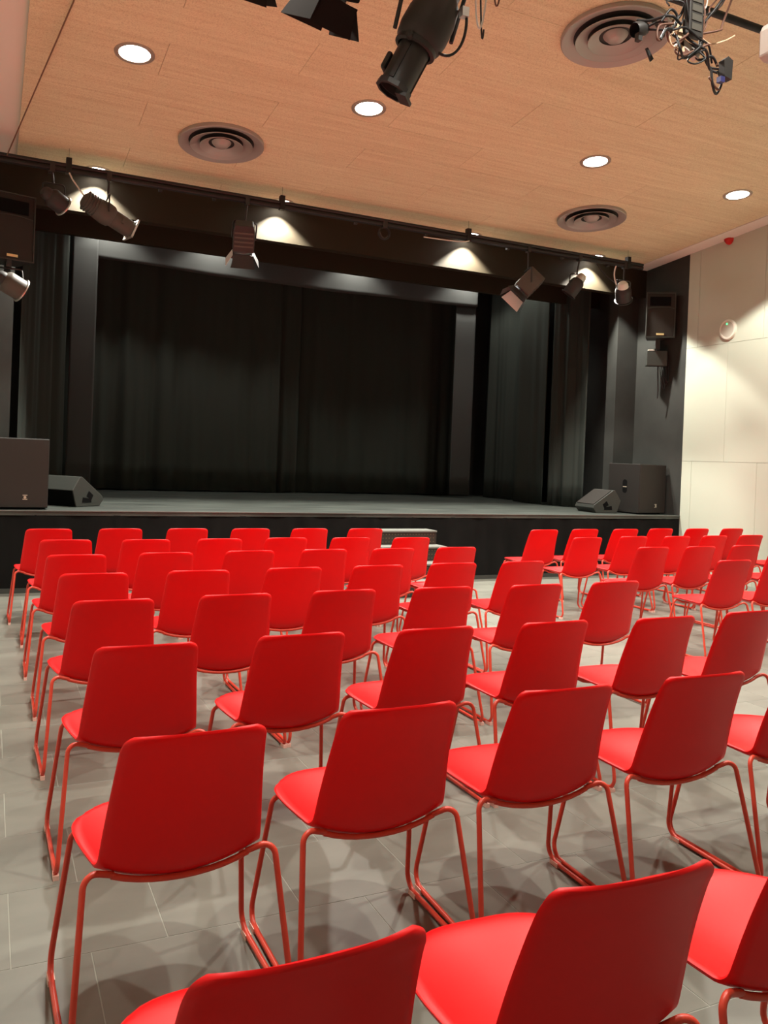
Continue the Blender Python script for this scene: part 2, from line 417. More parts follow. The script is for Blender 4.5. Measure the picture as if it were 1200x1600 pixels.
# ------------------------------------------------------------------ downlights
LX = [1.0, 3.17, 5.89, 8.04]
tilt = Matrix.Rotation(math.atan(-CS), 4, 'X')
ring_me = MB().lathe([(.128,.002),(.130,-.006),(.150,-.010),(.166,-.006),(.168,.004)], 32).mesh('trim_ring', 'trim_ring', 50)
glow_me = MB().lathe([(.0005,-.003),(.06,-.003),(.129,-.002)], 32).mesh('diffuser', 'lamp_glow')
def downlight(x, y, z, sl, power, label, half=HALF, blend=.18, group='round recessed downlights'):
    t = thing('downlight', None, label, 'downlight', group, mtx=Matrix.Translation((x, y, z)) @ (tilt if sl else Matrix.Identity(4)))
    for nm, me in (('trim_ring', ring_me), ('diffuser', glow_me)):
        o = bpy.data.objects.new(nm, me); COL.objects.link(o); o.parent = t
    l = bpy.data.lights.new('lamp', 'SPOT'); l.energy = power; l.spot_size = 2*half; l.spot_blend = blend; l.shadow_soft_size = .07; l.color = (1, .965, .86)
    lo = bpy.data.objects.new('lamp', l); COL.objects.link(lo); lo.location = (x, y, z-.025)
    return t
ROWS = [(10.0, 'against the black fascia', P_EDGE), (7.37, 'in the ceiling row nearest the viewer', P_HALL), (4.73, 'in the ceiling row over the middle chairs', P_HALL), (2.09, 'in the ceiling row over the back chairs', P_HALL)]
for y, ph, pw in ROWS:
    for i, x in enumerate(LX):
        downlight(x, y, zc(y), True, pw, 'round white downlight, %s from the left %s' % (ORD[i], ph))
for i, x in enumerate((1.55, 3.15, 5.60, 7.85)):
    downlight(x, 13.14, 5.09, False, P_STAGE, 'small stage downlight, %s from the left above the inner drapes' % ORD[i], math.radians(60), .5, 'stage downlights')
downlight(8.08, 12.0, 5.09, False, P_STAGE*.8, 'small stage downlight beside the right side curtain', math.radians(50), .6, 'stage downlights')

# ------------------------------------------------------------------ ceiling air diffusers
def air_diffuser(x, y, label):
    t = thing('air_diffuser', None, label, 'air vent', 'round ceiling air diffusers', mtx=Matrix.Translation((x, y, zc(y))) @ tilt)
    MB().lathe([(.438,.0),(.438,-.034),(.430,-.040),(.415,-.036),(.335,-.006)], 48).build('outer_ring', 'aluminium', t, smooth=50)
    MB().lathe([(.40,-.003),(.001,-.003)], 32).build('back_plate', 'alu_dark', t)
    for r0, r1, z0, z1 in ((.320,.222,-.046,-.010),(.222,.132,-.052,-.014)):
        MB().lathe([(r1,z1),(r0-.004,z0),(r0,z0-.004),(r0+.003,z0),(r1+.006,z1+.004)], 48).build('cone_ring', 'aluminium', t, smooth=60)
    MB().lathe([(.001,-.062),(.045,-.060),(.066,-.048),(.095,-.016),(.10,-.006)], 32).build('centre_cone', 'aluminium', t, smooth=60)
air_diffuser(2.077, 8.67, 'round metal air diffuser in the ceiling near the left wall')
air_diffuser(6.941, 8.72, 'round metal air diffuser in the ceiling on the right')
air_diffuser(4.482, 5.417, 'large near round air diffuser behind the tangled cables')

# ------------------------------------------------------------------ drapes
def drape(name, path, z0, z1, label, m='drape', folds=5.0, amp=.05, seed=0, cat='curtain', group=None, flat_top=.5, sag=0.):
    rnd = random.Random(seed); pts = [Vector((x, y, 0)) for x, y in path]
    L = [0]
    for a, b in zip(pts[:-1], pts[1:]): L.append(L[-1]+(b-a).length)
    tot = L[-1]; nx_ = max(12, int(tot*34)); nz = 10; mb = MB()
    ph = [rnd.uniform(0, 6.28) for _ in range(6)]; f = folds*2*PI
    for i in range(nx_+1):
        s_ = tot*i/nx_; k = max(q for q in range(len(L)-1) if L[q] <= s_+1e-9); u_ = (s_-L[k])/(L[k+1]-L[k])
        p = pts[k].lerp(pts[k+1], u_); d = (pts[k+1]-pts[k]).normalized(); nn = Vector((-d.y, d.x, 0))
        wv = math.sin(f*s_*.5+ph[0]+.9*math.sin(1.7*s_+ph[1])) + .55*math.sin(f*s_*.83+ph[2]+1.2*math.sin(2.3*s_+ph[3])) + .3*math.sin(f*s_*1.7+ph[4])
        loc_a = amp*(.45+.55*math.sin(1.1*s_+ph[5])**2)
        for j in range(nz+1):
            t = j/nz; z = z0+(z1-z0)*t; a = loc_a*(flat_top+(1-flat_top)*(1-t)); q = p+nn*wv*a
            zz = z - sag*math.sin(PI*i/nx_)*(1-t) + (.008*math.sin(f*s_*.4+ph[2]) if j == 0 else 0)
            mb.v.append((q.x, q.y, max(zz, STZ+.003)))
    for i in range(nx_):
        for j in range(nz):
            a = i*(nz+1)+j; mb.f.append((a, a+nz+1, a+nz+2, a+1))
    o = bpy.data.objects.new(name, mb.mesh(name, m, 80, fix=False)); COL.objects.link(o)
    md = o.modifiers.new('cloth', 'SOLIDIFY'); md.thickness = .004; md.offset = 0
    return tag(o, label, cat, group)
drape('back_curtain', [(1.0,13.95),(4.52,14.02)], STZ+.02, 5.0, 'black back curtain on the left half, ending in tight gathered folds', folds=3.2, amp=.045, seed=3, group='black stage back curtains')
drape('back_curtain', [(4.35,14.32),(8.6,14.25)], STZ+.02, 5.0, 'black back curtain on the right half, hanging behind the left one', folds=2.6, amp=.05, seed=11, group='black stage back curtains')
drape('gathered_curtain', [(4.40,14.12),(4.95,14.16)], STZ+.02, 5.0, 'narrow gathered black curtain fold at the centre split', folds=9, amp=.05, seed=5)
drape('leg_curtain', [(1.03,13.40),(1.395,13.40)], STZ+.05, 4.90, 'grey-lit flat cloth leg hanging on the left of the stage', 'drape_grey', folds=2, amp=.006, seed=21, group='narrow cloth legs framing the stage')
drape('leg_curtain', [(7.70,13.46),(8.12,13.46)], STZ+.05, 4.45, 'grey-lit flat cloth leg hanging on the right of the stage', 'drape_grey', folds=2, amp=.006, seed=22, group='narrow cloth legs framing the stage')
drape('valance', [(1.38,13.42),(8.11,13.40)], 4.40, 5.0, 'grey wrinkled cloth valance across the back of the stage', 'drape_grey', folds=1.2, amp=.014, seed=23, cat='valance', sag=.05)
drape('side_curtain', [(8.62,10.74),(8.44,11.45)], STZ+.01, 4.75, 'black side curtain with deep folds beside the right post', folds=6, amp=.035, seed=31, group='black side curtains')
drape('side_curtain', [(8.40,11.52),(8.36,12.36)], STZ+.01, 4.85, 'black side curtain on the right, lit grey at its top', folds=3, amp=.022, seed=32, group='black side curtains')
drape('side_curtain', [(8.75,12.4),(8.7,13.8)], STZ+.01, 4.85, 'black side curtain in shade behind the right cloth leg', folds=4, amp=.05, seed=33, group='black side curtains')
drape('side_curtain', [(.27,10.8),(.56,11.9),(.965,12.9)], STZ+.01, 4.85, 'black side curtain at the far left of the stage', folds=3.2, amp=.05, seed=34, group='black side curtains')

# ------------------------------------------------------------------ loudspeakers on the stage
def rounded(w_, h, r=.02, n=4):
    out = []
    for cx_, cy2, a0 in ((w_/2-r, h/2-r, 0), (-w_/2+r, h/2-r, PI/2), (-w_/2+r, -h/2+r, PI), (w_/2-r, -h/2+r, 1.5*PI)):
        for k in range(n+1): out.append((cx_+r*math.cos(a0+PI/2*k/n), cy2+r*math.sin(a0+PI/2*k/n)))
    return out
def subwoofer(corner, rot, label, w_=.58, d=.60, h=.735):
    # local origin at the front-left bottom corner; front faces local -Y
    t = thing('subwoofer', (corner[0], corner[1], STZ+.0016), label, 'subwoofer', 'black subwoofers on the stage edge'); t.rotation_euler = (0, 0, rot)
    MB().box((0, .012, .014), (w_, d, h)).build('cabinet', 'cabinet_black', t, bevel=.008)
    MB().box((.006, 0, .02), (w_-.006, .012, h-.008)).build('grille', 'grille', t, bevel=.004)
    b = MB().box((w_*.58, -.004, .10), (w_*.58+.045, 0, .108)).box((w_*.58, -.004, .142), (w_*.58+.045, 0, .150)); b.lathe([(.001,0),(.014,0),(.014,.004)], 10, Matrix.Translation((w_*.58+.022, -.004, .125)) @ Matrix.Rotation(PI/2, 4, 'X'))
    b.build('badge', 'badge', t)
    for sx in (-.001, w_-.005):
        hd = MB().prism([(y+.28, z+.40) for y, z in rounded(.085, .20, .04, 5)], sx, sx+.006, 'x').build('handle_recess', 'dark_hole', t)
        MB().box((sx-.001, .245, .385), (sx+.007, .315, .40)).build('handle_bar', 'badge', hd)
    for fx in (.06, w_-.06):
        for fy in (.07, d-.06): MB().lathe([(.02,0),(.022,.014)], 10, Matrix.Translation((fx, fy, 0)), True).build('foot', 'dark_hole', t)
    return t
subwoofer((-.015, 9.40), 0, 'black subwoofer standing at the left end of the stage')
sr = subwoofer((8.58, 9.43), math.radians(8), 'black subwoofer standing in the right corner of the stage')
def wedge(loc, rot, label):
    # local: side profile in YZ (slope towards +Y), width along X
    t = thing('floor_monitor', (loc[0], loc[1], STZ+.0016), label, 'stage monitor', 'wedge monitors on the stage'); t.rotation_euler = (0, 0, rot)
    prof = [(.06,0),(.40,0),(.455,.07),(.44,.115),(.13,.335),(.10,.335),(.0,.185)]
    MB().prism(prof, 0, .52, 'x').build('cabinet', 'cabinet_grey', t, bevel=.006)
    d = Vector((0, .31, -.22)).normalized(); nn = Vector((0, .22, .31)).normalized(); o_ = Vector((0, .142, .33))
    g_ = MB(); q = []
    for x, s_ in ((.02, .01), (.50, .01), (.50, .36), (.02, .36)): q.append(Vector((x, 0, 0))+o_+d*s_)
    g_.add([p+nn*.0 for p in q]+[p+nn*.008 for p in q], [(0,1,2,3),(4,5,6,7),(0,1,5,4),(1,2,6,5),(2,3,7,6),(3,0,4,7)]).build('grille', 'grille', t)
    MB().add([(.012,.055,-.0+.004),(.508,.055,.004),(.508,-.003,.178),(.012,-.003,.178)], [(0,1,2,3)]).build('rear_panel', 'dark_hole', t)
    for x0 in (-.003, .519):
        for poly in ([(.20,.115),(.275,.075),(.30,.125),(.235,.175)], [(.14,.045),(.275,.045),(.27,.085),(.15,.105)]):
            MB().prism(poly, x0, x0+.004, 'x').build('handle_recess', 'dark_hole', t)
    return t
wedge((.84 -.52*math.cos(math.radians(-52)), 9.80-.52*math.sin(math.radians(-52)), 0), math.radians(-52), 'wedge floor monitor beside the left subwoofer, slope facing stage centre')
wedge((8.40, 9.62), math.radians(82), 'wedge floor monitor leaning against the right subwoofer')

# ------------------------------------------------------------------ loudspeakers above the stage sides
def pa_speaker(loc, rot, tilt_, label, w_=.38, h=.68, d=.36):
    t = thing('wall_loudspeaker', None, label, 'loudspeaker', 'black wall loudspeakers beside the stage', mtx=Matrix.Translation(loc) @ Matrix.Rotation(rot, 4, 'Z') @ Matrix.Rotation(tilt_, 4, 'X'))
    # front faces local -Y, origin at the bottom centre of the front
    MB().prism([(-w_/2,.02),(w_/2,.02),(w_/2*.66,d),(-w_/2*.66,d)], 0, h, 'z').build('cabinet', 'cabinet_black', t, bevel=.008)
    for a, b in (((-w_/2,0,0),(-w_/2+.014,.022,h)), ((w_/2-.014,0,0),(w_/2,.022,h)), ((-w_/2+.014,0,h-.014),(w_/2-.014,.022,h)), ((-w_/2+.014,0,0),(w_/2-.014,.022,.014))):
        MB().box(a, b).build('frame_edge', 'cabinet_grey', t)
    MB().box((-w_/2+.015,.010,.015),(w_/2-.015,.024,h-.015)).build('grille', 'grille', t)
    MB().box((-w_/2+.05,.004,h*.70),(w_/2-.07,.0105,h*.90)).build('horn', 'dark_hole', t)
    MB().tube(bez((-w_/2+.02,.006,h*.64),(-w_/4,.004,h*.685),(w_/4,.004,h*.685),(w_/2-.02,.006,h*.64)), .006, 6).build('horn_rim', 'cabinet_grey', t)
    MB().box((-.055,.003,.035),(.055,.0105,.062)).build('badge', 'badge_gold', t)
    br = MB().box((-.03,.16,-.16),(.03,.20,0)).build('bracket', 'fixture_black', t)
    MB().tube([(0,.18,-.13),(0,d+.05,-.13)], .018, 8).build('bracket_arm', 'fixture_black', br)
    return t
pa_speaker((.15, 9.66, 3.45), math.radians(14), .0, 'black loudspeaker mounted at the far left above the stage', w_=.44, h=.70)
pa_speaker((8.93, 9.52, 3.47), math.radians(-34), .0, 'black loudspeaker mounted high on the black right wall', w_=.42, h=.67)
jb = thing('junction_box', (8.98, 9.62, 3.06), 'grey junction box with loose cables under the right loudspeaker', 'junction box'); jb.rotation_euler = (0, 0, math.radians(-34))
MB().box((-.15, 0, 0), (.15, .14, .23)).build('housing', 'cabinet_grey', jb, bevel=.01)
MB().box((-.13, -.002, .2305), (-.04, .06, .242)).build('lid', 'white_plastic', jb)
for k in range(3):
    MB().tube(bez((.06+.02*k, .05, .02), (.05+.04*k, .02, -.28), (.18+.04*k, .06, -.55+.05*k), (.13+.01*k, .12, -.12+.2*k)), .007, 6).build('cable', 'cable_black', jb, smooth=80)
MB().tube(bez((.03, .05, .0), (.02, .02, -.15), (.05, .05, -.3), (.04, .08, -.48)), .011, 6).build('cable', 'cable_black', jb, smooth=80)

# ------------------------------------------------------------------ lighting bar over the stage edge
BY, BZ = 9.50, 4.435
lb = thing('lighting_bar', (4, BY, BZ), 'long black lighting bar hung below the ceiling along the stage front', 'lighting bar')
MB().tube([(-4.95, 0, 0), (4.52, 0, 0)], .030, 12).build('pipe', 'bar_black', lb, smooth=60)
MB().tube([(-4.95, -.010, .044), (4.52, -.010, .044)], .022, 8).build('cable_run', 'cable_black', lb, smooth=60)
MB().tube([(-4.95, .05, -.015), (4.35, .05, -.015)], .006, 6).build('rear_wire', 'cable_black', lb, smooth=60)
for x in (.66, 3.02, 5.57, 8.25):
    hg = MB().box((x-4-.028, -.035, -.04), (x-4+.028, .035, .125)).build('hanger_clamp', 'bar_black', lb)
    MB().tube([(x-4, 0, .11), (x-4, 0, zc(BY)-BZ-.002)], .0015, 6).build('drop_rod', 'bar_black', hg)
for x in (.48, 1.62, 2.22, 3.98, 4.95, 6.2, 7.1, 7.9):
    MB().box((x-4-.018, .0, -.055), (x-4+.018, .045, -.022)).build('socket', 'fixture_black', lb)
cw = MB().tube(bez((5.57, BY-.03, 4.40), (5.5, BY-.03, 4.36), (5.3, BY-.03, 4.36), (4.9, BY-.03, 4.35)), .007, 6).build('white_cable', 'cable_white', None, smooth=80)
tag(cw, 'short white cable hanging off the bar beside the third fascia downlight', 'cable')
cw = MB().tube([(.665, BY-.03, 4.40), (.70, BY-.04, 4.33), (.80, BY-.05, 4.20), (.86, BY-.05, 4.13)], .009, 6).build('white_cable', 'cable_white', None, smooth=80)
tag(cw, 'white cable running down to the large profile spotlight on the left', 'cable')
tag(MB().tube([(.06, 9.5, 4.47), (.466, 6.826, zc(6.826)-.012), (.62, 5.2, zc(5.2)-.012)], .0065, 6).build('steel_wire', 'steel_wire'), 'thin dark wire stretched across the upper left ceiling', 'wire')

def yoke(t, hook, c_, half, axis_x):
    """clamp on the bar, stem, and a U-shaped yoke ending beside the lamp body"""
    hook, c_, ax = Vector(hook), Vector(c_), Vector(axis_x).normalized()
    MB().box((-.025,-.032,-.05), (.025,.032,.045), Matrix.Translation(hook)).build('clamp', 'fixture_black', t)
    top = Vector((c_.x, c_.y, c_.z)) + (hook-c_).normalized()*max(.12, half+.06)
    MB().tube([hook-Vector((0,0,.04)), top], .011, 8).build('stem', 'fixture_black', t)
    a, b = c_-ax*half, c_+ax*half
    MB().tube(fillet([a, a+(top-c_)*.98, b+(top-c_)*.98, b], .03, 4), .009, 6).build('yoke', 'fixture_black', t, smooth=60)
def barn(t, m4, r, z, L, angs, mats=None, m='fixture_black'):
    ring = MB()
    for s_ in ((-r,-r,-r+.012,r),(r-.012,-r,r,r),(-r,-r,r,-r+.012),(-r,r-.012,r,r)): ring.box((s_[0],s_[1],z-.006),(s_[2],s_[3],z+.006), m4)
    bo = ring.build('barn_door_frame', m, t)
    for k, an in enumerate(angs):
        mm = m4 @ Matrix.Rotation(k*PI/2, 4, 'Z') @ Matrix.Translation((r, 0, z)) @ Matrix.Rotation(an, 4, 'Y')
        MB().prism([(-r*.92, 0), (r*.92, 0), (r*1.18, L), (-r*1.18, L)], -.0015, .0015, 'x', mm).build('barn_door', (mats or {}).get(k, m), t)
def par_can(loc, d, hook, label, L=.30, r=.105, m='fixture_black', rim='fixture_silver', yk=(1,0,0), cap='fixture_black'):
    t = thing('par_can', loc, label, 'stage light', 'stage lights hung on the bar'); m4 = aim((0,0,0), d)
    h = Vector(hook)-Vector(loc)
    MB().lathe([(.001,-L*.56),(r*.45,-L*.55),(r*.64,-L*.45),(r*.69,-L*.30)], 24, m4).build('rear_cap', cap, t, smooth=45)
    MB().lathe([(r*.66,-L*.30),(r*.95,-L*.18),(r,-L*.10),(r,L*.42),(r*.96,L*.42),(r*.94,-.02)], 24, m4).build('can', m, t, smooth=45)
    MB().lathe([(r*.93,L*.28),(.001,L*.30)], 24, m4).build('lens', 'lens', t)
    MB().lathe([(r*.98,L*.40),(r*1.14,L*.41),(r*1.14,L*.45),(r*.95,L*.45)], 24, m4).build('gel_frame', rim, t, smooth=45)
    yoke(t, h, (0,0,0), r*1.08, yk); return t
def profile_spot(loc, d, hook, label, sc=1., m='fixture_grey', rim='fixture_silver', yk=(0,1,0), group='stage lights hung on the bar'):
    t = thing('profile_spotlight', loc, label, 'stage light', group); m4 = aim((0,0,0), d); h = Vector(hook)-Vector(loc); q = sc
    MB().lathe([(.001*q,-.30*q),(.06*q,-.295*q),(.09*q,-.27*q),(.10*q,-.14*q),(.115*q,-.12*q),(.125*q,-.02*q),(.118*q,.04*q),(.10*q,.06*q)], 28, m4).build('lamp_house', m, t, smooth=40)
    for k in range(5):
        z = (-.26+.03*k)*q; MB().lathe([(.095*q,z-.004),(.112*q,z-.004),(.112*q,z+.004),(.095*q,z+.004)], 28, m4).build('cooling_fin', m, t)
    MB().lathe([(.094*q,.05*q),(.098*q,.06*q),(.098*q,.30*q),(.092*q,.30*q),(.090*q,.2*q)], 28, m4).build('lens_tube', m, t, smooth=40)
    MB().lathe([(.09*q,.24*q),(.001,.25*q)], 24, m4).build('lens', 'lens', t)
    fr = MB()
    for a, b in (((-.11,-.11),(-.095,.11)),((.095,-.11),(.11,.11)),((-.11,-.11),(.11,-.095)),((-.11,.095),(.11,.11))): fr.box((a[0]*q,a[1]*q,.295*q),(b[0]*q,b[1]*q,.315*q), m4)
    fr.build('gel_frame', rim, t)
    for sx in (-1, 1): MB().box((sx*.102*q-.01, -.03*q, .14*q), (sx*.102*q+.01, .03*q, .17*q), m4).build('focus_knob', m, t)
    yoke(t, h, (0,0,0), .14*q, yk); return t
def fresnel(loc, d, hook, label, sc=1., angs=(.5,.5,.5,.5), mats=None, roll=0., m='fixture_black', yk=(1,0,0), group='stage lights hung on the bar'):
    t = thing('fresnel_spotlight', loc, label, 'stage light', group); m4 = aim((0,0,0), d, roll); h = Vector(hook)-Vector(loc); q = sc
    MB().prism([(-.09*q,-.16*q),(.09*q,-.16*q),(.11*q,-.10*q),(.11*q,.12*q),(-.11*q,.12*q),(-.11*q,-.10*q)], -.10*q, .10*q, 'y', m4).build('housing', m, t, bevel=.01)
    for k in range(4): MB().box((-.095*q, -.104*q, (-.09+.045*k)*q), (.095*q, .104*q, (-.072+.045*k)*q), m4).build('vent_rib', 'fixture_grey', t)
    MB().lathe([(.085*q,.12*q),(.09*q,.14*q),(.075*q,.14*q),(.001,.152*q)], 24, m4).build('lens', 'lens', t, smooth=40)
    barn(t, m4, .105*q, .15*q, .13*q, angs, mats, 'fixture_black' if m == 'fixture_grey' else m)
    yoke(t, h, (0,0,0), .125*q, yk); return t

par_can((.53, BY-.02, 4.10), (.75,.45,-.35), (.50, BY, BZ), 'dark par can at the left end of the bar', L=.27, r=.10)
profile_spot((1.06, BY-.04, 4.02), (.86,.25,-.36), (1.07, BY, BZ), 'large profile spotlight on the left of the bar, pointing right', sc=.98)
fresnel((2.57, BY-.02, 3.99), (.12,.50,-.85), (2.60, BY, BZ), 'boxy spotlight with barn doors on the bar above the left curtain', sc=1.12, angs=(.55,.45,.5,.5), mats={0: 'lit_white'}, roll=.0)
cl = thing('cable_coil', (4.36, BY, 4.32), 'small coil of black cable hanging from the bar centre', 'cable')
MB().tube([(.075*math.cos(a*.5), .02*math.sin(a*.31), .075*math.sin(a*.5)) for a in range(40)], .007, 6).build('loop', 'cable_black', cl, smooth=80)
MB().box((-.03,-.03,.07), (.03,.03,.16)).build('clamp', 'fixture_black', cl)
MB().tube(bez((.05,0,-.02), (.0,-.03,-.1), (-.06,-.02,-.06), (-.07,0,.05)), .006, 6).build('plug_tail', 'fixture_grey', cl, smooth=80)
fresnel((6.52, BY-.02, 3.95), (-.62,.25,-.72), (6.52, BY, BZ), 'grey floodlight with open barn doors on the right of the bar', sc=1.2, angs=(.9,.35,.25,.35), mats={2: 'lit_white'}, roll=.1, m='fixture_grey', yk=(.3,1,0))
par_can((7.31, BY-.02, 4.03), (-.45,.35,-.80), (7.38, BY, BZ), 'slim par can on the bar beside the fourth fascia downlight', L=.34, r=.10, rim='fixture_black', cap='fixture_silver')
par_can((8.15, BY-.04, 4.03), (.45,.42,-.62), (8.19, BY, BZ), 'par can with a shiny back at the right end of the bar', L=.30, r=.115, rim='fixture_black', cap='lit_white')  # rear cap painted white for the light on its chrome
tag(MB().tube(bez((8.02, BY-.02, 4.40), (7.97, BY-.02, 4.3), (7.99, BY-.02, 4.2), (8.05, BY-.03, 4.10)), .010, 6).build('white_cable', 'cable_white', None, smooth=80), 'white cable feeding the par can at the right end of the bar', 'cable')
tag(MB().tube(bez((7.70, BY+.02, 4.40), (7.85, BY, 4.22), (8.0, BY, 4.16), (8.2, BY, 4.12)), .007, 6).build('black_cable', 'cable_black', None, smooth=80), 'black cable drooping between the two right par cans', 'cable')
t = par_can((.14, 9.62, 3.19), (.80,.30,-.38), (.12, 9.70, 3.42), 'par can clamped below the left loudspeaker', L=.30, r=.115, m='fixture_grey')
t['group'] = 'stage lights beside the stage'

# ------------------------------------------------------------------ near lighting bar and what hangs from it
NY = 4.02; NZ = 4.45
nb = thing('lighting_bar', (2.6, NY, NZ), 'near black lighting bar above the top edge of the view', 'lighting bar')
MB().tube([(-3., 0, 0), (3.2, 0, 0)], .025, 12).build('pipe', 'bar_black', nb, smooth=60)
for x in (-2.2, .3, 2.8): MB().tube([(x, 0, 0), (x, 0, zc(NY)-NZ-.003)], .012, 8).build('drop_rod', 'bar_black', nb)

ep = thing('profile_spotlight', (2.035, 4.03, 3.80), 'large black profile spotlight hanging at the top centre', 'stage light', 'stage lights hung near the camera')
m4 = aim((0,0,0), (-.40, .17, -.90), .35)
bd = MB().lathe([(.001,-.36),(.06,-.355),(.085,-.32),(.09,-.22),(.115,-.19),(.135,-.10),(.138,.0),(.128,.06),(.10,.085)], 24, m4); bd.build('lamp_house', 'fixture_black', ep, smooth=40)
MB().lathe([(.10,.07),(.118,.075),(.118,.10),(.098,.105)], 24, m4).build('shutter_collar', 'fixture_black', ep, smooth=40)
MB().lathe([(.086,.09),(.088,.10),(.086,.335),(.078,.335),(.075,.25)], 24, m4).build('lens_tube', 'fixture_black', ep, smooth=40)
for k in range(3): MB().box((-.012, .080, .12), (.012, .094, .32), m4 @ Matrix.Rotation(k*2*PI/3+.5, 4, 'Z')).build('tube_rib', 'fixture_black', ep)
MB().lathe([(.075,.28),(.001,.29)], 20, m4).build('lens', 'lens', ep)
MB().lathe([(.084,.325),(.10,.327),(.10,.355),(.082,.357)], 10, m4).build('gel_frame', 'fixture_black', ep)
MB().box((-.06,-.105,.355), (.045,-.04,.375), m4).build('gel_tab', 'fixture_black', ep)
MB().box((-.05,.085,.17), (.05,.115,.27), m4).build('focus_block', 'fixture_black', ep, bevel=.012)
for sx in (-1, 1): MB().lathe([(.018,0),(.02,.035),(.001,.037)], 10, m4 @ Matrix.Translation((sx*.10, 0, .095)) @ Matrix.Rotation(sx*PI/2, 4, 'Y')).build('focus_knob', 'fixture_black', ep)
MB().tube(fillet([(-.16,.02,.0), (-.10,.0,.34), (.28,-.02,.40), (.16,-.02,-.02)], .05, 5), .012, 8).build('yoke', 'fixture_black', ep, smooth=60)
MB().tube([(.09,-.01,.36), (.09,-.01,.60)], .014, 8).build('stem', 'fixture_black', ep)
MB().box((.06,-.045,.56), (.12,.03,.69)).build('clamp', 'fixture_black', ep)
MB().tube(bez((.05,-.09,-.13), (.16,-.10,-.17), (.23,-.10,.0), (.20,-.10,.14)), .008, 6).build('power_cable', 'cable_black', ep, smooth=80)
MB().box((.17,-.12,.09), (.21,-.08,.14)).build('cable_bracket', 'fixture_silver', ep)
for k, (p, m_) in enumerate(((((.24,-.12,.42),(.235,-.12,.0),(.30,-.12,-.16),(.325,-.12,.42)), 'cable_white'), (((.27,-.11,.42),(.29,-.11,.1),(.30,-.11,-.1),(.31,-.11,.05)), 'cable_black'), (((.36,-.12,.42),(.35,-.12,.13),(.40,-.12,.10),(.41,-.12,.42)), 'cable_brown'))):
    MB().tube(bez(*p), .005, 6).build('hanging_cable', m_, ep, smooth=80)

fresnel((1.60, 4.22, 4.14), (-.12,.42,-.90), (1.62, NY, NZ), 'black spotlight with barn doors cut by the top edge of the view', sc=1.15, angs=(.35,.45,.35,-.15), roll=-.06, m='fixture_matte', group='stage lights hung near the camera')
fresnel((1.13, 4.30, 4.21), (-.05,.45,-.90), (1.15, NY, NZ), 'second black barn door spotlight just above the view, further left', sc=1.1, angs=(.5,.5,.5,-.05), roll=.05, m='fixture_matte', group='stage lights hung near the camera')

# tangle of cables and sockets on the right
cb = thing('cable_tangle', (3.35, 3.42, 3.85), 'tangle of loose cables, plugs and sockets hanging at the upper right', 'cables')
MB().box((-.045,-.02,-.01), (.055,.02,.62)).build('socket_bracket', 'fixture_black', cb, bevel=.004)
for k in range(4): MB().box((-.03,-.024,.02+.05*k), (.04,-.019,.055+.05*k)).build('socket', 'fixture_grey', cb)
MB().lathe([(.038,-.03),(.042,0),(.034,.045),(.001,.05)], 14, Matrix.Translation((-.285,.10,.005)) @ Matrix.Rotation(1.2, 4, 'Y')).build('round_plug', 'fixture_black', cb, smooth=50)
MB().box((-.30,.08,-.06),(-.275,.11,-.02)).build('plug_foot', 'fixture_black', cb)
MB().prism([(-.02,-.035),(.03,-.045),(.035,.06),(.0,.075),(-.03,.05)], -.02, .02, 'y', Matrix.Translation((.185,-.06,-.175))).build('hanging_plug', 'fixture_black', cb)
MB().box((.135,-.08,-.245), (.165,-.05,-.215)).build('blue_plug', 'plug_blue', cb)
MB().prism([(-.01,-.04),(.012,-.035),(.006,.03),(-.006,.032)], -.006, .006, 'y', Matrix.Translation((-.235,.07,-.125)) @ Matrix.Rotation(-.6, 4, 'Y')).build('small_plug', 'cable_black', cb)
MB().add([(-.10,.02,.05),(-.06,.02,.06),(-.03,.02,-.085),(-.075,.02,-.095)], [(0,1,2,3)]).build('tape_strip', 'tape', cb)
MB().box((-.05,.02,-.07), (.10,.06,-.03), Matrix.Rotation(.35, 4, 'Y')).build('plastic_tray', 'pale_box', cb)
rnd = random.Random(5)
def pt(x, z, y=0): return Vector((x, y, z))
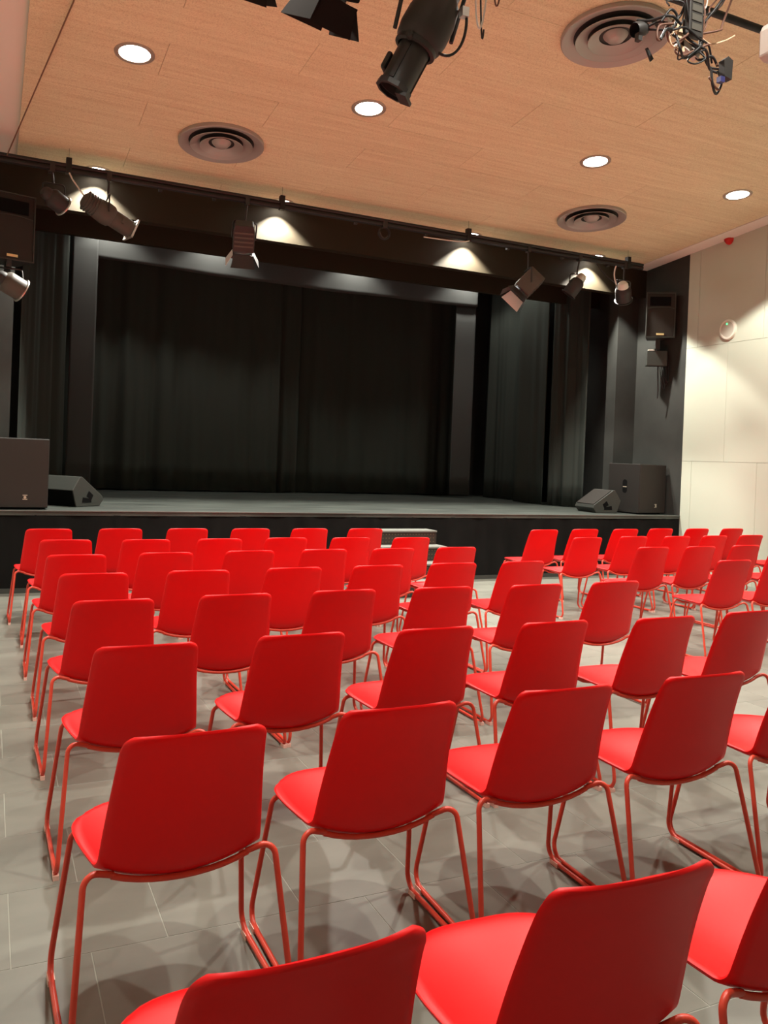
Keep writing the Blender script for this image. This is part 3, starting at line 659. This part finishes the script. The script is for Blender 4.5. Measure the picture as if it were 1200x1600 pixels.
paths = [
 [pt(-.28,.0,.1),pt(-.20,.03),pt(-.12,-.02),pt(-.02,-.03),pt(.08,-.06),pt(.15,-.12),pt(.19,-.15)],
 [pt(-.26,.02,.1),pt(-.17,-.02),pt(-.08,.01),pt(.03,-.02),pt(.11,-.03),pt(.17,-.10)],
 [pt(-.18,.03),pt(-.20,-.06),pt(-.27,-.10),pt(-.25,-.02),pt(-.15,.02)],
 [pt(-.19,.10),pt(-.17,.15),pt(-.09,.14),pt(-.07,.06),pt(-.12,.0)],
 [pt(-.10,.0),pt(-.12,-.10),pt(-.08,-.14),pt(-.01,-.10),pt(.07,-.07)],
 [pt(-.06,-.02),pt(-.09,-.09),pt(-.06,-.12),pt(.01,-.08),pt(.10,-.03)],
 [pt(.04,-.08),pt(.0,-.12),pt(.02,-.15),pt(.07,-.12),pt(.05,-.08)],
 [pt(.13,-.16),pt(.15,-.24),pt(.21,-.26),pt(.23,-.20),pt(.20,-.14)],
 [pt(.12,-.20),pt(.18,-.25),pt(.235,-.22),pt(.23,-.13),pt(.17,-.12)],
 [pt(-.06,.45),pt(-.08,.2),pt(-.05,.08),pt(.0,.0)],
 [pt(.02,.02),pt(.05,.10),pt(.13,.16),pt(.20,.22),pt(.32,.45)],
 [pt(.04,.0),pt(.10,.07),pt(.12,.16),pt(.16,.22),pt(.30,.40)],
 [pt(.08,-.02),pt(.09,.08),pt(.15,.18),pt(.24,.30)],
 [pt(-.02,.20),pt(-.04,.14),pt(-.02,.08),pt(.02,.02)],
 [pt(.06,.03),pt(.17,.06),pt(.24,.13),pt(.27,.30)],
 [pt(-.30,.05,.1),pt(-.25,.04,.06),pt(-.18,.05),pt(-.10,.03)],
 [pt(-.22,.02),pt(-.17,.09),pt(-.12,.06),pt(-.16,-.01),pt(-.21,-.03),pt(-.24,-.09)],
 [pt(-.15,.04),pt(-.18,-.03),pt(-.13,-.07),pt(-.07,-.03),pt(-.02,.02)],
 [pt(-.09,.05),pt(-.04,.0),pt(.02,-.05),pt(.09,-.07),pt(.14,-.14),pt(.17,-.17)],
 [pt(-.07,.40),pt(-.065,.15),pt(-.10,.06),pt(-.14,.01)],
 [pt(.07,-.01),pt(.06,.12),pt(.10,.26),pt(.22,.42)],
 [pt(-.12,-.03),pt(-.10,-.11),pt(-.03,-.12),pt(.03,-.07),pt(.08,-.01)],
 [pt(.02,-.06),pt(.08,-.10),pt(.14,-.08),pt(.19,-.12)]]
for k, p in enumerate(paths):
    p = [q+Vector((0, rnd.uniform(-.03,.03), 0)) for q in p]
    MB().tube(spline(p), rnd.choice((.0045,.006,.0075)), 6).build('cable', ('cable_black','cable_black','cable_brown')[k % 3], cb, smooth=80)
MB().tube(spline([pt(.02,.03),pt(.14,.0,.02),pt(.25,.04,.02),pt(.33,.09,.02)]), .005, 6).build('cable', 'tape', cb, smooth=80)
MB().tube(spline([pt(-.13,-.01),pt(-.16,-.05),pt(-.14,-.09),pt(-.09,-.09)]), .005, 6).build('cable', 'tape', cb, smooth=80)
MB().tube(spline([pt(.01,.06),pt(.04,.14),pt(.09,.18),pt(.10,.30)]), .005, 6).build('cable', 'pale_box', cb, smooth=80)
MB().tube([(.0,0,.55), (.0,.50,.62)], .015, 8).build('bracket_arm', 'fixture_black', cb)
pj = thing('pale_housing', (3.80, 3.28, 3.80), 'pale plastic housing cut by the right edge near the cable tangle', 'housing')
MB().prism([(0,.02),(.04,0),(.30,0),(.30,.20),(.02,.20),(0,.16)], -.1, .1, 'y').build('shell', 'pale_box', pj, bevel=.01)
MB().tube([(.16,0,.2),(.16,0,zc(3.28)-3.80-.003)], .016, 8).build('ceiling_stem', 'pale_box', pj)

# ------------------------------------------------------------------ on the right wall
t = thing('alarm_beacon', (XW, 8.534, 4.735), 'small red round alarm beacon high on the right wall', 'alarm'); mx = Matrix.Rotation(-PI/2, 4, 'Y')
MB().lathe([(.066,0),(.066,.02),(.06,.024)], 24, mx, True, True).build('base', 'beacon_red', t, smooth=40)
MB().lathe([(.056,.02),(.054,.05),(.04,.072),(.001,.08)], 24, mx).build('dome', 'beacon_red', t, smooth=60)
t = thing('wall_speaker', (XW, 8.49, 3.486), 'round white wall speaker with a green light on the cream wall', 'wall speaker')
MB().lathe([(.142,0),(.142,.02),(.134,.032),(.112,.034),(.108,.028)], 36, mx, True).build('bezel', 'white_plastic', t, smooth=40)
MB().lathe([(.109,.026),(.001,.030)], 36, mx).build('grille', 'perf_white', t)
MB().lathe([(.014,.029),(.012,.034),(.001,.035)], 12, mx @ Matrix.Translation((.075, .01, 0))).build('indicator_light', 'led_green', t)
